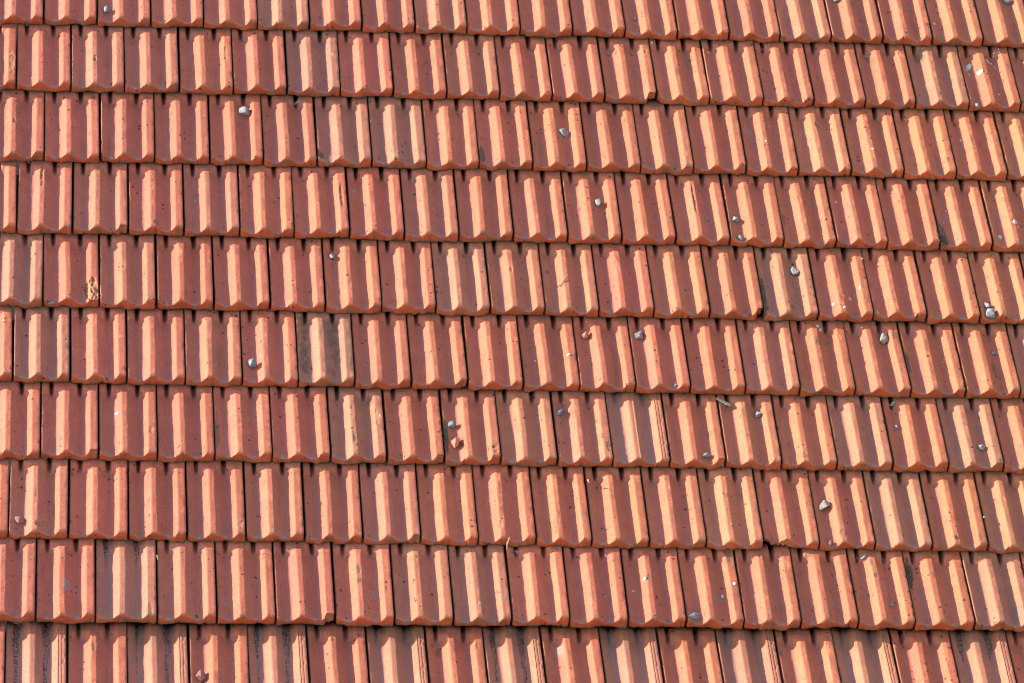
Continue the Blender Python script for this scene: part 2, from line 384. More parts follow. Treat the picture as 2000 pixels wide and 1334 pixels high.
CHW = {'spall': (0, 1), 'shell': (0, 1)}
def make_tile(r, k):
    T = TILES[(r, k)]
    rs = np.random.RandomState(r * 100 + k + 7)
    fam = FAM.get((r, k), RED)
    sm = fam == SMOOTH
    gl, gr = rs.uniform(.009, .021), rs.uniform(.009, .021)
    x0, x1 = T['x0'] + gl, T['x1'] - gr
    wd = x1 - x0
    yt = T['y'] + rs.uniform(-.010, .010)
    up = tail_y(r - 1, .5 * (x0 + x1)) if r > 0 else T['y'] + EXP
    E = up - T['y']
    gap = ROWGAP.get(r, GAP) + rs.uniform(-.006, .012)
    thk = ROWTHK.get(r, THK) + rs.uniform(-.006, .006)
    H = HGT * rs.uniform(.95, 1.05)
    D = thk + H + gap
    L = E + .14
    # columns
    us = np.unique(np.concatenate([np.linspace(0, 1, 61), [.012, .988, .370, .376, .462, .470, .478, .832, .839]] + ([[.866, .874, .882, .888, .918, .925, .932, .958, .963, .968]] if sm else [])))
    nx = len(us)
    U = np.concatenate([[0, 0], us, [1, 1]])
    role = np.concatenate([[0, 1], np.full(nx, 2), [1, 0]])
    # rows
    nf = 6
    tv = np.concatenate([[0.0, .010, .022, .038, .058], np.linspace(.08, E * .80, 50), np.linspace(E * .80, E + .02, 16)[1:], [L]])
    nt_ = len(tv)
    nr = 2 + nf + nt_
    o1, o2 = rs.rand() * 60, rs.rand() * 60
    # front edge offset
    fo = .012 * N1(U * 5 + o1, o2) + .006 * N1(U * 17 + o2, o1)
    crn = .035
    fo = fo + np.where(U < crn, crn - np.sqrt(np.maximum(0, crn**2 - (crn - U)**2)), 0) * .9
    cr = rs.uniform(.03, .05)
    fo = fo + np.where(U > 1 - cr, cr - np.sqrt(np.maximum(0, cr**2 - (U - 1 + cr)**2)), 0) * .9
    brk = np.zeros_like(U)
    for (a, b_, d) in BR.get((r, k), []):
        edge = sstep(a - .012, a + .02, U) * (1 - sstep(b_ - .02, b_, U) if b_ < 1 else 1)
        if b_ - a > .3: edge = np.clip((b_ - U) / (b_ - a), 0, 1) ** .8
        brk = np.maximum(brk, edge * d * (1 + .35 * N2(U * 24 + o1, 3.3)))
    # random tiny nicks
    for _ in range(rs.randint(0, 4)):
        c, w_ = rs.rand(), rs.uniform(.008, .025)
        brk = np.maximum(brk, np.exp(-((U - c) / w_) ** 2) * rs.uniform(.006, .02))
    fo = fo + brk
    V = np.tile(tv[:, None], (1, len(U)))
    UU = np.tile(U[None, :], (nt_, 1))
    wob = .010 * N1(V * 1.3 + o1, UU * 2 + o2) + .004 * N2(V * 5 + o2, UU * 3 + o1)
    Up = np.clip(UU + wob * np.sin(np.pi * UU), 0, 1)
    mw = sstep(E - .24, E - .03, V)
    if r == 9: mw = mw * .75
    if sm: mw = mw * .35
    nd = rs.uniform(.5, 1.5)
    pl = plateau(Up); pl = np.where(pl < 0, pl * nd, pl)
    h = profile(Up) * (1 - mw) + pl * mw
    if sm: h = h * .93 + .03
    h = h * (1 + .05 * N3(UU * 2 + o2, V * 1.1 + o1))
    crest = np.exp(-((UU - .475) / .035) ** 2) + np.exp(-((UU - .985) / .04) ** 2)
    h = h + crest * (.035 * N2(UU * 0 + o1, V * 5 + o2) + .045 * N3(UU * 0 + o2, V * 13 + o1) * (N1(UU * 0 + 5., V * 2.1 + o2) > .1)) * (.3 if sm else 1)
    h = h + (.022 * N1(UU * 7 + o2, V * 4 + o1) + .012 * N2(UU * 16 + o1, V * 9 + o2)) * (.5 if sm else 1)
    mask = np.zeros((nr, len(U), 4), np.float32)
    drip_lip_shade = np.zeros((nr, len(U), 4), np.float32)
    drip_lip_shade[2:2 + nf, :, 2] = 1.0  # lip rows take the painted shade and bounce tint
    drip_lip_shade[2 + nf, :, 2] = .55
    bev = np.where((U < .012) | (U > .988), .10, 0)
    top = thk + H * (h - bev[None, :])
    if sm:                                           # pressed grooves on the right roll
        for (g, gw) in (((.882, .006), (.932, .006)) if r != 8 else ()):
            top -= .007 * np.exp(-((UU - g) / gw) ** 2) * (V < E)
        if r == 6:
            for g in (.40, .43, .46): top -= .008 * np.exp(-((UU - g) / .010) ** 2)
        for yy in (np.arange(.25 + .1 * rs.rand(), E, .55) if r != 8 else ()):
            top -= .010 * ((UU > .86) & (UU < .932)) * np.exp(-((V - yy - .5 * (UU - .9)) / .016) ** 2)
            top -= .010 * ((UU > .932) & (UU < .968)) * np.exp(-((V - yy - .06 - .5 * (UU - .9)) / .016) ** 2)
    mt = mask[2 + nf:]
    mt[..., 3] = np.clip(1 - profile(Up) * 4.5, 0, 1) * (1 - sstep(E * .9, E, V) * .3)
    for c in CH.get((r, k), []):
        cu, cv, ru, rv, kind = c
        cv = cv * E; rv = rv * E
        ang = np.arctan2((V - cv) / rv, (UU - cu) / ru)
        dd = np.hypot((UU - cu) / ru, (V - cv) / rv) * (1 + .28 * N2(np.cos(ang) * 2.2 + cu * 40 + 20, np.sin(ang) * 2.2 + cv * 20 + 20) + .15 * N1(UU * 40, V * 30))
        m_ = 1 - sstep(.82, 1.08, dd)
        if kind in ('spall', 'shell'):
            dep = (.017 if kind == 'spall' else .05) * (1.0 + .5 * N3(UU * 30, V * 24))
            if kind == 'shell': dep = dep + .012 * np.sin(dd * 16)
            top -= dep * m_
            mt[..., 1] = np.maximum(mt[..., 1], m_ * (.55 if kind == 'spall' else 1))
            if kind == 'spall': mt[..., 0] = np.maximum(mt[..., 0], m_ * .22)
        elif kind == 'dirt':
            top -= .008 * m_
            mt[..., 0] = np.maximum(mt[..., 0], m_ * .75)
        elif kind == 'moss':
            top -= .035 * m_
            mt[..., 0] = np.maximum(mt[..., 0], m_ * 1.3)
        elif kind == 'pale':
            top -= .005 * m_
            mt[..., 1] = np.maximum(mt[..., 1], m_ * .6)
        elif kind in ('lich', 'green'):
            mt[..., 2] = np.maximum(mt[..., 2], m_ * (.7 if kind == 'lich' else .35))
            if kind == 'green': mt[..., 0] = np.maximum(mt[..., 0], m_ * .45)
    # random side-edge chips
    for _ in range(rs.randint(2, 6)):
        side = rs.choice([0., 1.]); cv = rs.uniform(.03, .95) * E; rr = rs.uniform(.015, .05)
        if cv > .3 * E: rr *= .6
        m_ = np.exp(-(((UU - side) / .022) ** 2 + ((V - cv) / rr) ** 2) ** 2)
        top -= .022 * m_; mt[..., 0] = np.maximum(mt[..., 0], .55 * m_); mt[..., 1] = np.maximum(mt[..., 1], .3 * m_ * rs.rand())
    # grime line along the left flank and the lip
    mt[..., 0] = np.maximum(mt[..., 0], .35 * np.exp(-(UU / .03) ** 2) * (N3(UU * 3 + o1, V * 5 + o2) > -.1))
    dl = np.exp(-((UU - .185) / .042) ** 2) + np.exp(-((UU - .675) / .042) ** 2)  # sky glint painted at the tail of both troughs
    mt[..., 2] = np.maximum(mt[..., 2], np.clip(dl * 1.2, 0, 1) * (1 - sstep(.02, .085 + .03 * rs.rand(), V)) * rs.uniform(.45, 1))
    if fam == MOSSY:
        mm = np.clip(np.exp(-((UU - .12) / .10) ** 2) + .8 * np.exp(-((UU - .66) / .14) ** 2) + .45 * np.exp(-((UU - .95) / .10) ** 2), 0, 1) * sstep(.0, .2, V / E)
        mt[..., 0] = np.maximum(mt[..., 0], 1.25 * mm * np.clip(.75 + 1.0 * N3(UU * 14, V * 11) + .5 * N1(UU * 34, V * 26), 0, 1))
    dr = drip_lip_shade[2 + nf:]
    if sm:
        s_ = {(9,1): (.9, .95), (9,3): (.35, .8), (9,5): (.5, .9), (9,7): (.05, .1), (9,9): (.7, .9), (9,11): (.35, .25), (9,13): (.2, .2), (9,15): (.2, .3),
              (9,17): (.95, .95), (8,2): (.5, .45), (6,11): (.0, .0)}.get((r, k), (.2, .2))
        vt = V / E
        tp = sstep(.45, 1.0, vt) if (r, k) in ((9,17), (8,2), (9,11), (9,15)) else np.clip(.55 + .5 * vt, 0, 1)
        l1 = np.exp(-((UU - .17 - .02 * N1(V * 3 + o1, 1.)) / (.030 + .03 * sstep(.5, 1, vt))) ** 2) * s_[0]
        l2 = np.exp(-((UU - .67 - .02 * N1(V * 3 + o2, 9.)) / (.034 + .03 * sstep(.5, 1, vt))) ** 2) * s_[1]
        dr[..., 0] = np.clip((l1 + l2) * tp * 1.3, 0, 1)
        g_ = {(6,11): .95, (9,11): .8, (9,13): .6, (9,5): .6, (9,3): .6, (8,2): .35, (9,7): .4}.get((r, k), .4)
        mt[..., 0] = np.maximum(mt[..., 0], sstep(.35, 1.05, vt) * (.22 + .35 * N1(UU * 5 + o1, V * 3)) * (r == 9))
        dr[..., 1] = g_ * np.clip(np.exp(-((UU - .20) / .05) ** 2) + np.exp(-((UU - .68) / .05) ** 2), 0, 1)
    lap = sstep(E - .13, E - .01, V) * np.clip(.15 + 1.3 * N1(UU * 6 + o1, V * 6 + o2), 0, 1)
    edge_ = np.exp(-((1 - UU) / .022) ** 2) * np.clip(N2(UU * 2 + o1, V * 6 + o2) + .1, 0, 1) + np.exp(-(UU / .022) ** 2) * np.clip(N2(UU * 2 + o2, V * 7 + o1) + .2, 0, 1)
    foot = 1.3 * np.exp(-(V / .06)) * np.clip(.1 + N3(UU * 9 + o2, V * 6 + o1) * 1.1, 0, 1)
    runs = np.clip(N2(UU * 11 + o2, V * .9 + o1) * 1.5 - .75, 0, 1) * (profile(Up) < .5)
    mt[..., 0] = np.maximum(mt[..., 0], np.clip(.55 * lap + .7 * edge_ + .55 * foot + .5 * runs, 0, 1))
    # positions
    base = -D * V / E
    Z = top + base
    F_ = role[None, :]
    Z = np.where(F_ == 0, base, np.where(F_ == 1, top - .06 * H + base, Z))
    fade = np.exp(-V / .12)
    face = .15                                         # lip leans back
    rise_top = top[0]
    rnd = .020                                         # rounded upper arris
    Y = V + fo[None, :] * np.exp(-V / .05)
    setb = face * np.maximum(top - thk * .3, 0) * np.exp(-V / .10)
    Y = Y + setb
    rg_ = np.clip(profile(U)[None, :], 0, 1)
    Z = Z - (rnd * .4 * np.exp(-V / .012) + .040 * rg_ * np.exp(-(V / .034) ** 1.3)) * (F_ == 2)
    P = np.zeros((nr, len(U), 3))
    Xs = U * wd
    P[..., 0] = Xs[None, :]
    P[2 + nf:, :, 1] = Y; P[2 + nf:, :, 2] = Z
    # front face rows
    zt = Z[0]; ytop = Y[0]
    for j in range(nf):
        s = j / nf
        z = zt * s
        P[2 + j, :, 2] = np.where(role == 0, 0, z)
        bulge = -.006 * math.sin(s * math.pi) + .004 * N2(U * 14 + o1, s * 4 + o2)
        lowb = (.034 * N3(U * 5 + o2, o1) + .012 * N1(U * 13 + o1, o2)) * (1 - s) ** 1.5
        P[2 + j, :, 1] = fo + (ytop - fo) * s + bulge + lowb - (brk > .02) * .3 * brk * N1(U * 20, s * 5) * (1 - s)
        fm = mask[2 + j]
        fm[:, 0] = np.clip(1.45 - s * (3.6 + 1.2 * N2(U * 9 + o2, o1)), 0, 1)
        fm[:, 0] = np.where(brk > .03, .35 * fm[:, 0], fm[:, 0])
        fm[:, 0] = np.maximum(fm[:, 0], np.clip(N1(U * 7 + o2, s * 2 + o1) * 1.6 - .45, 0, .8))
        fm[:, 1] = np.where(brk > .03, .75, 0)
    # underside
    P[0, :, 1] = L; P[0, :, 2] = -D * L / E
    P[1, :, 1] = fo + .02; P[1, :, 2] = -.004
    mask[0:2, :, 0] = .9
    P[0, :, 0] = Xs; P[1, :, 0] = Xs
    P *= W
    me = bpy.data.meshes.new('roof_tile')
    nc = len(U)
    vid = np.arange(nr * nc).reshape(nr, nc)
    q = np.stack([vid[:-1, :-1], vid[:-1, 1:], vid[1:, 1:], vid[1:, :-1]], -1).reshape(-1, 4)
    # close the head end
    q2 = np.stack([vid[-1, :-1], vid[-1, 1:], vid[0, 1:], vid[0, :-1]], -1)
    q = np.concatenate([q, q2])
    me.vertices.add(nr * nc)
    me.vertices.foreach_set('co', P.reshape(-1).astype(np.float32))
    me.loops.add(len(q) * 4)
    me.loops.foreach_set('vertex_index', q.reshape(-1).astype(np.int32))
    me.polygons.add(len(q))
    me.polygons.foreach_set('loop_start', np.arange(0, len(q) * 4, 4, dtype=np.int32))
    me.polygons.foreach_set('use_smooth', np.ones(len(q), bool))
    me.update(calc_edges=True)
    a = me.attributes.new('mask', 'FLOAT_COLOR', 'POINT')
    a.data.foreach_set('color', np.clip(mask, 0, 1).reshape(-1))
    if True:
        a = me.attributes.new('drip', 'FLOAT_COLOR', 'POINT')
        a.data.foreach_set('color', np.clip(drip_lip_shade, 0, 1).reshape(-1))
    me.materials.append(M_SMOOTH if sm else M_CLAY)
    ob = bpy.data.objects.new('roof_tile', me)
    COL.objects.link(ob)
    rot = rs.normal(0, .0035)
    loc = Matrix.Translation((x0 * W, yt * W, rs.uniform(0, .004) * W)) @ Matrix.Rotation(rot, 4, 'Z') @ Matrix.Rotation(rs.normal(0, .012), 4, 'Y')
    ob.matrix_world = ROOF @ loc
    bc = np.array(BASE[fam])
    xx = (x0 + 8.5) / 17.0                             # courses run pinker at one end of the roof, more orange at the other
    bc = bc * np.array([1.0, 1.0 + .05 * xx, 1.08 - .15 * xx])
    bc = bc * (1 + rs.normal(0, .04)) * np.array([1, 1 + rs.normal(0, .020), 1 + rs.normal(0, .030)])
    wr = min(1, max(0, WEAR[fam] + rs.normal(0, .08)))
    ob.color = (*[float(v) for v in bc], float(wr))
    T.update(ob=ob, E=E, D=D, H=H, thk=thk, X0=x0, wd=wd, Y=yt, fam=fam)
    return ob

for key in sorted(TILES): make_tile(*key)

def find_tile(x, y):
    best = None
    for key, T in TILES.items():
        if T['x0'] <= x <= T['x1'] and T['Y'] <= y + .001 and (best is None or T['Y'] > TILES[best]['Y']): best = key
    # the uppermost-tail tile below y covers the point
    return best
def surf(x, y):
    k = find_tile(x, y)
    if k is None: return 0.1, None
    T = TILES[k]
    u = (x - T['X0']) / T['wd']; v = y - T['Y']
    mw = float(sstep(T['E'] - .24, T['E'] - .03, v))
    h = float(profile(u)) * (1 - mw) + float(plateau(u)) * mw
    return T['thk'] + T['H'] * h - T['D'] * v / T['E'], k
def spot(px, py, lift=0.0):
    z = .05
    for _ in range(8):
        x, y = to_plane(px, py, z + lift)
        z, k = surf(x, y)
    return x, y, z, k
def slope(x, y):
    e = .06
    zx = (surf(x + e, y)[0] - surf(x - e, y)[0]) / (2 * e)
    zy = (surf(x, y + e)[0] - surf(x, y - e)[0]) / (2 * e)
    return Vector((-zx, -zy, 1)).normalized()
PXW = 1 / 108.0

# ------------------------------------------------------------------ loose stones and litter
import bmesh
def stone(name, px, py, sx, sy, mat, seed, label, cat, rotz=0.0, h=0.5, wedge=False, group=None, facets=10):
    rs = random.Random(seed)
    r1, r2 = sx * .56 * PXW, sy * .56 * PXW / .80
    hh = min(r1, r2) * h * 1.5
    x, y, z, k = spot(px, py, hh * .4)
    bm = bmesh.new()
    for i in range(facets):
        c = 1 - 2 * (i + .5) / facets + rs.uniform(-.12, .12); c = max(-1, min(1, c)); a = i * 2.39996 + rs.uniform(-.5, .5); s = math.sqrt(1 - c * c) * rs.uniform(.72, 1.2)
        bm.verts.new((math.cos(a) * s * r1 * W, math.sin(a) * s * r2 * W, c * hh * W * rs.uniform(.75, 1.0)))
    bmesh.ops.convex_hull(bm, input=bm.verts)
    loose = [v for v in bm.verts if not v.link_faces]
    bmesh.ops.delete(bm, geom=loose, context='VERTS')
    bmesh.ops.bevel(bm, geom=bm.edges[:], offset=min(r1, r2) * W * .06, segments=1, affect='EDGES', clamp_overlap=True)
    bmesh.ops.triangulate(bm, faces=bm.faces[:])
    me = bpy.data.meshes.new(name); bm.to_mesh(me); bm.free()
    me.materials.append(M[mat])
    ob = bpy.data.objects.new(name, me); COL.objects.link(ob)
    n = slope(x, y)
    q = n.to_track_quat('Z', 'Y').to_matrix().to_4x4()
    p = Vector((x, y, z)) + n * hh * .55
    ob.matrix_world = ROOF @ Matrix.Translation(p * W) @ q @ Matrix.Rotation(rotz, 4, 'Z')
    ob['label'] = label; ob['category'] = cat
    if group: ob['group'] = group
    return ob

ORD = ['topmost', 'second', 'third', 'fourth', 'fifth', 'sixth', 'seventh', 'eighth', 'ninth', 'bottom']
STONES = [
 ('pebble', 207, 20, 17, 15, 'blue', 'rounded blue-grey pebble in a trough of the top row near the left end', 'pebble', 0, .6),
 ('clay_shard', 1239, 38, 7, 11, 'brown', 'tiny dark red shard lying in a top row trough', 'shard', .3, .6),
 ('stone', 1632, -1, 19, 14, 'grey', 'pale grey stone cut by the top edge of the view', 'stone', .2, .7),
 ('stone_chip', 1772, 17, 11, 6, 'grey', 'thin white stone sliver on the top row', 'stone chip', -.9, .4),
 ('stone', 1965, 2, 17, 14, 'grey', 'angular grey stone at the top right corner', 'stone', .4, .7),
 ('stone', 475, 219, 23, 18, 'grey', 'pale angular stone in a trough of the third row, left half', 'stone', .1, .6),
 ('stone', 581, 201, 8, 16, 'blue', 'narrow bluish stone wedged point down under a second row tile', 'stone', 0, .7),
 ('stone', 530, 194, 10, 7, 'dark', 'small dark stone peeping out under the second row tile lip', 'stone', 0, .7),
 ('stone', 1100, 260, 23, 21, 'grey', 'flat blue-grey stone with a white tip, middle of the third row', 'stone', -.7, .4),
 ('stone', 1166, 397, 22, 12, 'pale', 'rough pale oblong stone in a fourth row trough', 'stone', -.1, .8),
 ('pebble', 1436, 429, 14, 13, 'grey', 'upper of two small grey pebbles on one fourth row tile', 'pebble', 0, .6),
 ('stone_chip', 1445, 465, 14, 11, 'blue', 'lower, jagged bluish chip near the tail of a fourth row tile', 'stone chip', .5, .5),
 ('stone_chip', 1842, 436, 7, 9, 'grey', 'tiny grey chip above the mossy broken corner', 'stone chip', .8, .5),
 ('pebble', 648, 502, 14, 12, 'grey', 'small light grey pebble on the fifth row, left half', 'pebble', .4, .6),
 ('stone', 1552, 532, 17, 18, 'grey', 'pale grey stone on the olive tile of the fifth row', 'stone', .4, .6),
 ('pebble', 1927, 598, 15, 10, 'grey', 'upper, rounder stone of the pair at the right end of the fifth row', 'pebble', 0, .7),
 ('stone', 1933, 614, 24, 22, 'grey', 'larger crumbly grey stone of the pair at the right end of the fifth row', 'stone', .5, .6),
 ('stone', 489, 711, 18, 17, 'blue', 'blue-grey stone with one bright face in a sixth row trough', 'stone', .2, .9),
 ('clay_shard', 1143, 655, 14, 18, 'red', 'brick red broken clay lump on the sixth row', 'shard', -.2, .8),
 ('pebble', 1247, 656, 18, 22, 'grey', 'large smooth oval grey pebble on the sixth row', 'pebble', .3, .5),
 ('stone', 1725, 662, 20, 28, 'pale', 'largest cream-grey stone, on the right of the sixth row', 'stone', .3, .6),
 ('pebble', 1940, 691, 7, 8, 'grey', 'tiny pale pebble at the right end of the sixth row', 'pebble', 0, .7),
 ('stone', 881, 830, 14, 16, 'blue', 'squarish blue-grey stone above a red triangular shard', 'stone', 0, .8),
 ('clay_shard', 889, 866, 18, 24, 'red', 'triangular red clay shard below a squarish grey stone', 'shard', .2, .8),
 ('stone', 1093, 805, 13, 21, 'dark', 'dark layered stone leaning in a seventh row trough', 'stone', .5, .6),
 ('stone', 1316, 771, 9, 7, 'grey', 'small bluish stone under the lip beside the grooved tile', 'stone', .6, .8),
 ('stone', 1378, 890, 11, 15, 'grey', 'small two-tone stone near the tail of a seventh row tile', 'stone', 0, .9),
 ('stone', 1482, 811, 15, 12, 'grey', 'light grey stone with dark specks beside a lit roll, seventh row', 'stone', .5, .7),
 ('pebble', 1744, 791, 9, 12, 'blue', 'upper of two little pebbles at the left side of a seventh row tile', 'pebble', 0, .7),
 ('pebble', 1750, 835, 11, 7, 'grey', 'lower of two little pebbles at the left side of a seventh row tile', 'pebble', -.4, .7),
 ('stone', 1916, 875, 12, 13, 'pale', 'whitish stone on the olive tile at the right of the seventh row', 'stone', -.5, .7),
 ('clay_shard', 37, 1017, 21, 17, 'brown', 'flat brown shard in a trough at the left end of the eighth row', 'shard', -.5, .35),
 ('stone', 1609, 988, 17, 22, 'pale', 'angular off-white stone on the eighth row, right half', 'stone', .2, .8),
 ('pebble', 1922, 1011, 6, 9, 'grey', 'small grey pebble stuck in a joint of the eighth row', 'pebble', 0, .7),
 ('stone_chip', 1180, 1165, 4, 11, 'grey', 'thin pale splinter lying in a ninth row trough', 'stone chip', .5, .5),
 ('stone', 1357, 1203, 18, 24, 'grey', 'flat grey stone at the tail of a ninth row tile', 'stone', .2, .3),
 ('stone', 1686, 1088, 9, 13, 'grey', 'pale wedge-shaped stone at the head of a ninth row tile', 'stone', -.3, .5),
 ('pebble', 1741, 1182, 8, 8, 'grey', 'tiny white pebble in a trough of the ninth row', 'pebble', 0, .7),
 ('stone', 1010, 1076, 10, 7, 'grey', 'small grey stone caught under the lip near the yellow straw', 'stone', 0, .7),
 ('stone', 1674, 1083, 8, 13, 'dark', 'dark rubble bit in the notch left of the wedge-shaped stone', 'stone', 0, .8),
 ('stone', 1727, 1086, 8, 13, 'dark', 'dark rubble bit in the notch right of the wedge-shaped stone', 'stone', 0, .8),
 ('clay_shard', 392, 1320, 24, 19, 'brown', 'thick brown shard on a bottom row tile, left half', 'shard', .2, .5),
 ('clay_shard', 1617, 1074, 10, 9, 'brown', 'brown shard jammed under the lip at a ninth row notch', 'shard', .7, .8),
 ('stone', 1905, 213, 12, 9, 'grey', 'rubble bit wedged under the spattered tile', 'stone', .3, .8),
 ('pebble', 1489, 91, 8, 11, 'blue', 'small blue-grey pebble in the notch below the top row', 'pebble', .3, .7),
 ('pebble', 1497, 1003, 4, 4, 'grey', 'speck of grit in a trough of the eighth row', 'pebble', 0, .7),
 ('pebble', 381, 915, 4, 5, 'grey', 'white grain of grit at the head of an eighth row trough', 'pebble', 0, .7),
 ('stone', 1684, 506, 5, 6, 'grey', 'white grit grain in the joint of the fifth row', 'pebble', 0, .7),
 ('stone', 101, 607, 14, 6, 'dark', 'dark greenish stone under the lip at the left end of the sixth row', 'stone', 0, .8),
]
for i, s in enumerate(STONES):
    if s[0] == 'pebble' and s[1] == 1497: continue
    nm, px, py, sx, sy, mat, lab, cat, rz, h = s
    stone(nm, px, py, sx, sy, mat, 100 + i, lab, cat, rz, h)

def strip(name, pts, wpx, mat, label, cat, thick=.10):
    """a blade, twig or straw following points on the tiles"""
    P3 = []
    for px, py in pts:
        x, y, z, k = spot(px, py); P3.append(Vector((x, y, z + .018)))
    zmax = [max(P3[i].z, P3[max(i-1,0)].z * .5 + P3[min(i+1, len(P3)-1)].z * .5) for i in range(len(P3))]
    if mat == 'tape':
        zc = max(zmax); P3 = [Vector((*to_plane(px, py, zc), zc)) for px, py in pts]; zmax = [zc] * len(P3)
    for p, z in zip(P3, zmax): p.z = z
    bm = bmesh.new(); rings = []
    n = len(P3)
    for i, p in enumerate(P3):
        d = (P3[min(i+1, n-1)] - P3[max(i-1, 0)]).normalized()
        s = d.cross(Vector((0, 0, 1))).normalized()
        w_ = wpx * .5 * PXW * (1 if mat == 'tape' else (1 - .6 * i / n)); t = w_ * thick
        up = Vector((0, 0, 1))
        ring = []
        for a in range(8):
            an = a / 8 * 6.283
            ring.append(bm.verts.new((p + s * math.cos(an) * w_ + up * math.sin(an) * t) * W))
        rings.append(ring)
    for i in range(n - 1):
        for a in range(8): bm.faces.new((rings[i][a], rings[i][(a+1) % 8], rings[i+1][(a+1) % 8], rings[i+1][a]))
    bm.faces.new(rings[0]); bm.faces.new(rings[-1])
    bmesh.ops.recalc_face_normals(bm, faces=bm.faces[:])
    me = bpy.data.meshes.new(name); bm.to_mesh(me); bm.free(); me.materials.append(M[mat])
    for f in me.polygons: f.use_smooth = True
    ob = bpy.data.objects.new(name, me); COL.objects.link(ob); ob.matrix_world = ROOF.copy()
    ob['label'] = label; ob['category'] = cat
    return ob
strip('grass_blade', [(1400, 777), (1408, 782), (1417, 787), (1427, 792)], 8, 'tape', 'flat dry beige grass blade bridging a joint of the seventh row', 'dry blade', .15)
strip('twig', [(1091, 561), (1096, 558), (1100, 551), (1105, 546), (1110, 542)], 2.6, 'twig', 'thin dark bent twig across the lit roll of a fifth row tile', 'twig', .8)
strip('straw', [(990, 1056), (992, 1064), (989, 1072), (990, 1078)], 2.8, 'straw', 'yellow straw hanging over the lip between eighth and ninth rows', 'straw', .7)
strip('straw', [(1148, 938), (1149, 942), (1151, 945)], 3.6, 'straw', 'yellow crumb of straw in an eighth row joint', 'straw', .7)
strip('straw', [(306, 1086), (307, 1090), (309, 1095)], 3.2, 'straw', 'orange crumb of straw in the joint beside the smooth pale tile', 'straw', .7)
strip('twig', [(1174, 957), (1180, 954), (1186, 955), (1190, 957)], 2.0, 'twig', 'hair-thin dark twig on an eighth row tile', 'twig', .8)

# bird droppings and lichen spots: thin crusts on their tile
def crust(px, py, sx, sy, mat, name, seed, rot=0.):
    rs = random.Random(seed)
    x, y, z, k = spot(px, py)
    if k is None: return
    r1, r2 = sx * .5 * PXW, sy * .5 * PXW / .80
    bm = bmesh.new()
    n = 18
    rad = [1 + .22 * math.sin(2 * a_ + rs.random() * 6) * rs.random() + rs.uniform(-.13, .13) for a_ in range(n)]
    rings = []
    for ri, (f, hz) in enumerate(((1.0, -.004), (.93, .007), (.55, .011))):
        ring = []
        for a in range(n):
            an = a / n * 6.283
            lx = math.cos(an) * r1 * f * rad[a]; ly = math.sin(an) * r2 * f * rad[a]
            gx = x + lx * math.cos(rot) - ly * math.sin(rot); gy = y + lx * math.sin(rot) + ly * math.cos(rot)
            ring.append(bm.verts.new((gx * W, gy * W, (surf(gx, gy)[0] + hz) * W)))
        rings.append(ring)
    for a_, b_ in ((0, 1), (1, 2)):
        for i in range(n): bm.faces.new((rings[a_][i], rings[a_][(i+1) % n], rings[b_][(i+1) % n], rings[b_][i]))
    bm.faces.new(rings[2])
    me = bpy.data.meshes.new(name); bm.to_mesh(me); bm.free(); me.materials.append(M[mat])
    for f in me.polygons: f.use_smooth = True
    ob = bpy.data.objects.new(name, me); COL.objects.link(ob)
    par = TILES[k]['ob']
    bpy.context.view_layer.update()
    ob.parent = par
    ob.matrix_parent_inverse = par.matrix_world.inverted()
    ob.matrix_world = ROOF.copy()
bpy.context.view_layer.update()
DROPS = [(1893,130,11,18,-.4),(1914,141,12,10,.5),(1929,120,5,12,.5),(1936,125,4,4,0),(1941,130,3,3,0),(1940,106,3,3,0),(1940,110,3,3,0),(1950,96,3,3,0),(1952,102,2.5,2.5,0),
 (1951,185,5,4,0),(1944,134,3,2.5,0),(1888,137,4,6,.4),(1893,146,4,3,.4),
 (1825,46,7,6,0),(1898,12,5,4,0),(1705,291,8,6,-.6),(1877,275,5,5,0),(1501,247,4,7,-.5),(1633,395,6,5,0),(1953,463,10,9,0),(1983,433,9,11,-.6),(1988,443,3,7,-.6),(1958,382,3,3,0),
 (1680,562,5,5,0),(1628,594,6,5,0),(1650,600,5,9,-.7),(1660,584,7,6,0),(1648,578,3,3,0),(1738,594,9,8,.4),(1714,610,4,3,0),
 (1597,637,6,6,0),(1602,645,6,7,-.6),(1683,640,4,3,0),(1111,692,7,4,0),(1843,521,3,3,0),(1384,103,5,4,0),(1273,83,6,6,0),(288,79,8,4,.2),(399,226,4,3,0),(228,808,7,7,0),(742,812,4,8,0),(1045,705,4,3,0),
 (1435,1140,6,5,0),(1411,1165,6,7,0),(1496,276,4,6,-.5),(1821,277,2,2,0),(556,378,7,5,.2),(1237,1155,6,3,0),(1848,413,3,3,0)]
for i, (a_, b_, c_, d_, e_) in enumerate(DROPS): crust(a_, b_, c_, d_, 'white', 'bird_dropping', 500 + i, e_)
LICH = [(1464,258,9,9),(730,1158,9,11),(1637,1187,6,6),(1812,563,7,6),(1842,708,6,6),(382,394,8,8),(28,1340,5,5),(938,1178,8,8),(690,374,12,9),(1259,1131,7,10),(96,700,0,0),(1096,1168,0,0),(1393,1060,6,6),(1745,1160,0,0),(1382,427,6,9),(804,351,6,10),(963,414,6,6),(1600,1322,7,6),(1756,1246,6,7)]
for i, (a_, b_, c_, d_) in enumerate(LICH):
    if c_: crust(a_, b_, c_, d_, 'lichen', 'lichen_spot', 700 + i, i * .7)

